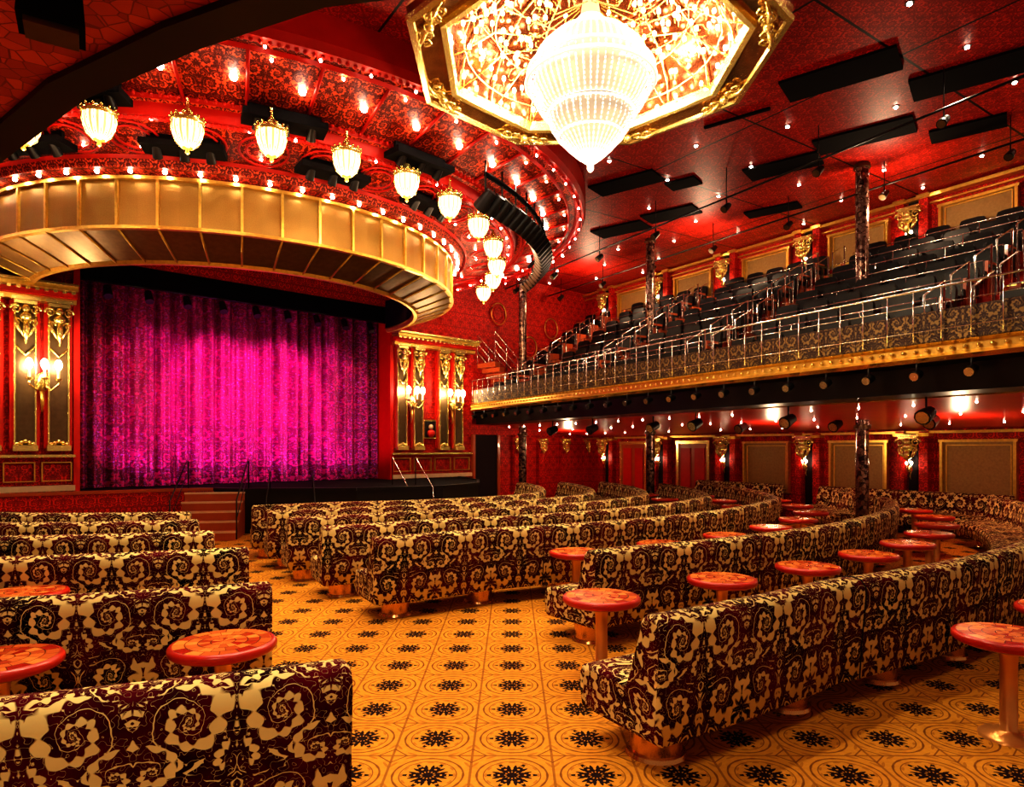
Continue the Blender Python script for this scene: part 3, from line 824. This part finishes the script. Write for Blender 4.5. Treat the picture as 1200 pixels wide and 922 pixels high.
def bench1(P,ths,R,name):
    L=[0]
    for a,b_ in zip(ths,ths[1:]):
        p,q=P(a),P(b_); L.append(L[-1]+sqrt((p[0]-q[0])**2+(p[1]-q[1])**2))
    mb=MB(); n=len(PROF); PLn=[0]
    for a,b_ in zip(PROF,PROF[1:]): PLn.append(PLn[-1]+sqrt((a[0]-b_[0])**2+(a[1]-b_[1])**2))
    def ringv(th,ins=0):
        vs=[]
        for d_,z in PROF:
            if ins:
                md=-.08 if z>.55 else (-.12 if d_>-.2 else -.5); mz=z if .55<z<.9 else (.80 if z>=.9 else .35)
                d_=d_+(md-d_)*ins; z=z+(mz-z)*ins
            x,y=P(th,d_); vs.append((x,y,z))
        return vs
    e=.035/R
    rings=[(ths[0]-e,.22,-.04),(ths[0]-e*.5,.05,-.02)]+[(t,0,l) for t,l in zip(ths,L)]+[(ths[-1]+e*.5,.05,L[-1]+.02),(ths[-1]+e,.22,L[-1]+.04)]
    vs=[]
    for t,i_,l in rings: vs+=ringv(t,i_)
    fs=[];uvs=[]; u0=R*.37
    for j in range(len(rings)-1):
        for i in range(n):
            k=(i+1)%n
            fs.append((j*n+i,(j+1)*n+i,(j+1)*n+k,j*n+k))
            v0=PLn[i]; v1=PLn[k] if k else PLn[-1]+.7
            uvs.append([(rings[j][2]+u0,v0),(rings[j+1][2]+u0,v0),(rings[j+1][2]+u0,v1),(rings[j][2]+u0,v1)])
    mb.add(vs,fs,'damask',uvs,True)
    for base,rv in ((0,False),((len(rings)-1)*n,True)):
        idx=list(range(n)); 
        if rv: idx=idx[::-1]
        sv=vs[base:base+n]
        uvv=[(PROF[i][0]+.3,PROF[i][1]+.2) for i in idx]
        mb.add([sv[i] for i in idx],[tuple(range(n))],'damask',[uvv])
    tot=L[-1]; ns=int(tot/2.2)
    for q in range(1,ns):
        j=min(range(len(L)),key=lambda i:abs(L[i]-q*2.2)); t=ths[j]
        pts=[(*P(t,d_+(.003 if i<6 else -.0)),z+.002) for i,(d_,z) in enumerate(PROF[:14])]
        mb.tube(pts,.006,'dark',4)
    nd=max(2,int(tot/1.25)+1)
    for q in range(nd):
        l=.3+(tot-.6)*q/(nd-1); j=min(range(len(L)),key=lambda i:abs(L[i]-l)); x,y=P(ths[j],-.3)
        mb.cyl((x,y,0),(x,y,.2),.17,.17,'copper',16); mb.cyl((x,y,0),(x,y,.025),.2,.19,'copper',16)
    mb.build(name)
LB=[(15.0,-65.6,-96),(12.9,-66.4,-105),(10.95,-67.8,-120),(9.35,-69.7,-125),(7.9,-71.8,-120),(6.6,-74.0,-118)]
for R,a,b_ in LB: bench(R,b_,a)
RB=[(15.0,-59.2,8),(12.85,-53.6,8),(10.75,-60.5,12),(9.4,-62.0,16),(8.1,-63.4,18),(6.9,-64.5,20),(5.7,-66,22)]
for R,a,b_ in RB: bench(R,a,b_)
def PW(u,off=0): p=wallp(u,0,.55-off); return p[0],p[1]
for a,b_ in ((.36,.53),(.60,.85),(.91,1.2)):
    bench1(PW,[a+(b_-a)*i/10 for i in range(11)],16.9,'banquette')
# ------------------------------------------------------------------ cocktail tables
mb=MB()
mb.rev((0,0,0),[(.001,.625),(.28,.625),(.315,.64)],'wood',32)
mb.rev((0,0,0),[(.315,.64),(.33,.655),(.33,.68),(.32,.695),(.30,.70)],'rim',32)
mb.rev((0,0,0),[(.30,.70),(.001,.702)],'tabletop',32)
mb.rev((0,0,0),[(.09,.625),(.06,.60),(.052,.5),(.052,.06),(.07,.04),(.17,.025),(.18,0)],'woodpost',12)
tme=mb.mesh('cocktail_table')
def tab(x,y):
    if inside(x,y,15.3): inst(tme,'cocktail_table',(x,y,0),random.random()*3)
for x,y in ((-1.87,4.32),(.76,5.67),(3.35,4.5),(-4.26,5.84),(-3.05,3.97)): tab(x,y)
def tabrow(R,d0,step,d1,off=.62):
    d=d0
    while d<d1: tab(*pos(R,radians(d),off)); d+=step
tabrow(12.85,-49.5,5.4,5); tabrow(10.75,-48.8,6.6,10,.6); tabrow(15.0,-46,5.5,-12,.75); tabrow(10.95,-92,6.5,-80,.5)
tabrow(9.4,-35,8,14,.62); tabrow(8.1,-28,9,14,.6)

# ------------------------------------------------------------------ lights
def pt(loc,p,col=(1,.72,.42),r=.1,name='lamp'):
    l=bpy.data.lights.new(name,'POINT'); l.energy=p; l.color=col; l.shadow_soft_size=r
    o=bpy.data.objects.new(name,l); o.location=loc; scene.collection.objects.link(o)
def spot(loc,tgt,p,col=(1,.74,.45),ang=80,r=.15,blend=.6,name='spot'):
    l=bpy.data.lights.new(name,'SPOT'); l.energy=p; l.color=col; l.shadow_soft_size=r; l.spot_size=radians(ang); l.spot_blend=blend
    o=bpy.data.objects.new(name,l); o.location=loc
    o.rotation_euler=(Vector(tgt)-Vector(loc)).to_track_quat('-Z','Y').to_euler(); scene.collection.objects.link(o)
for i in range(4):
    t=2*pi*(i+.5)/4; pt((CH[0]+1.5*cos(t),CH[1]+1.5*sin(t),zr-.05),95,(1,.80,.55),.15,'chandelier_light')
pt((CH[0],CH[1],5.3),130,(1,.82,.58),.3,'chandelier_light')
for x,y in LP: pt((x,y,6.2),25,(1,.70,.42),.12,'lantern_light')
grid=[(-6,3,400),(-3.2,6,620),(-.6,5.2,600),(2.5,3.6,130),(5.5,5,170),(-2.5,11,470),(-6,8,500),(1,12,420),(4,9,370),(4,13.5,420),(7,10.5,280),(-9,10,380),(1,17,380),(-1,8,600)]
for x,y,p in grid: spot((x,y,7.8 if (x-C[0])**2+(y-C[1])**2>81 else 6.6),(x,y,0),p,(1,.84,.60),78,.1,name='downlight_and_fill')
spot((.6,2.0,3.6),(.6,3.2,0),40,(1,.84,.6),110,name='downlight_and_fill'); spot((-1.6,1.2,3.58),(-1.4,2.6,0),160,(1,.84,.6),110,name='downlight_and_fill');  # two unseen spots added under the near soffit to brighten the front benches
for s in (.1,.35,.6,.85,1.1):
    c=BP(s,.55,2.2); pt((c[0],c[1],2.05),44,(1,.72,.45),.08,'under_balcony_light')
for s in (.15,.45,.75,1.05):
    c=BP(s,.62,7.7); pt((c[0],c[1],7.0),95,(1,.72,.46),.15,'balcony_fill')  # added fill points without a fixture, lifting the balcony wall and ceiling
for t in SC:
    c=W(t,-.7,3.75); pt(c,36,(1,.76,.46),.08,'sconce_light')
for t,p in ((1.8,130),(3.3,280),(4.8,280),(6.3,150)):
    spot(W(t,-2.2,6.2) ,W(t,.6,3.2),p*2.6,(1,.14,.66),52,.05,name='stage_spot')
for t in (1.4,3.1,4.9,6.6): spot(W(t-.5,-.6,1.1),W(t+.5,.6,3.4),105,(1,.16,.85),110,.05,name='foot_light')
spot(W(.8,-2,6.2),W(.6,.6,3),220,(1,.3,.2),50,name='stage_spot'); spot(W(7.4,-2,6.2),W(7.6,.6,3),220,(1,.3,.2),50,name='stage_spot')
w=bpy.data.worlds.new('world'); scene.world=w; w.use_nodes=True
bg=w.node_tree.nodes['Background']; bg.inputs[0].default_value=(1,.62,.42,1); bg.inputs[1].default_value=.26

# ------------------------------------------------------------------ camera
cd=bpy.data.cameras.new('camera'); cd.sensor_width=36; cd.lens=782/1200*36; cd.shift_y=64/1200; cd.clip_end=200
co=bpy.data.objects.new('camera',cd); co.location=(0,0,1.95); co.rotation_euler=(pi/2,0,0); scene.collection.objects.link(co)
scene.camera=co
scene.view_settings.view_transform='Standard'
try: scene.view_settings.look='High Contrast'
except Exception: pass
scene.view_settings.exposure=.08
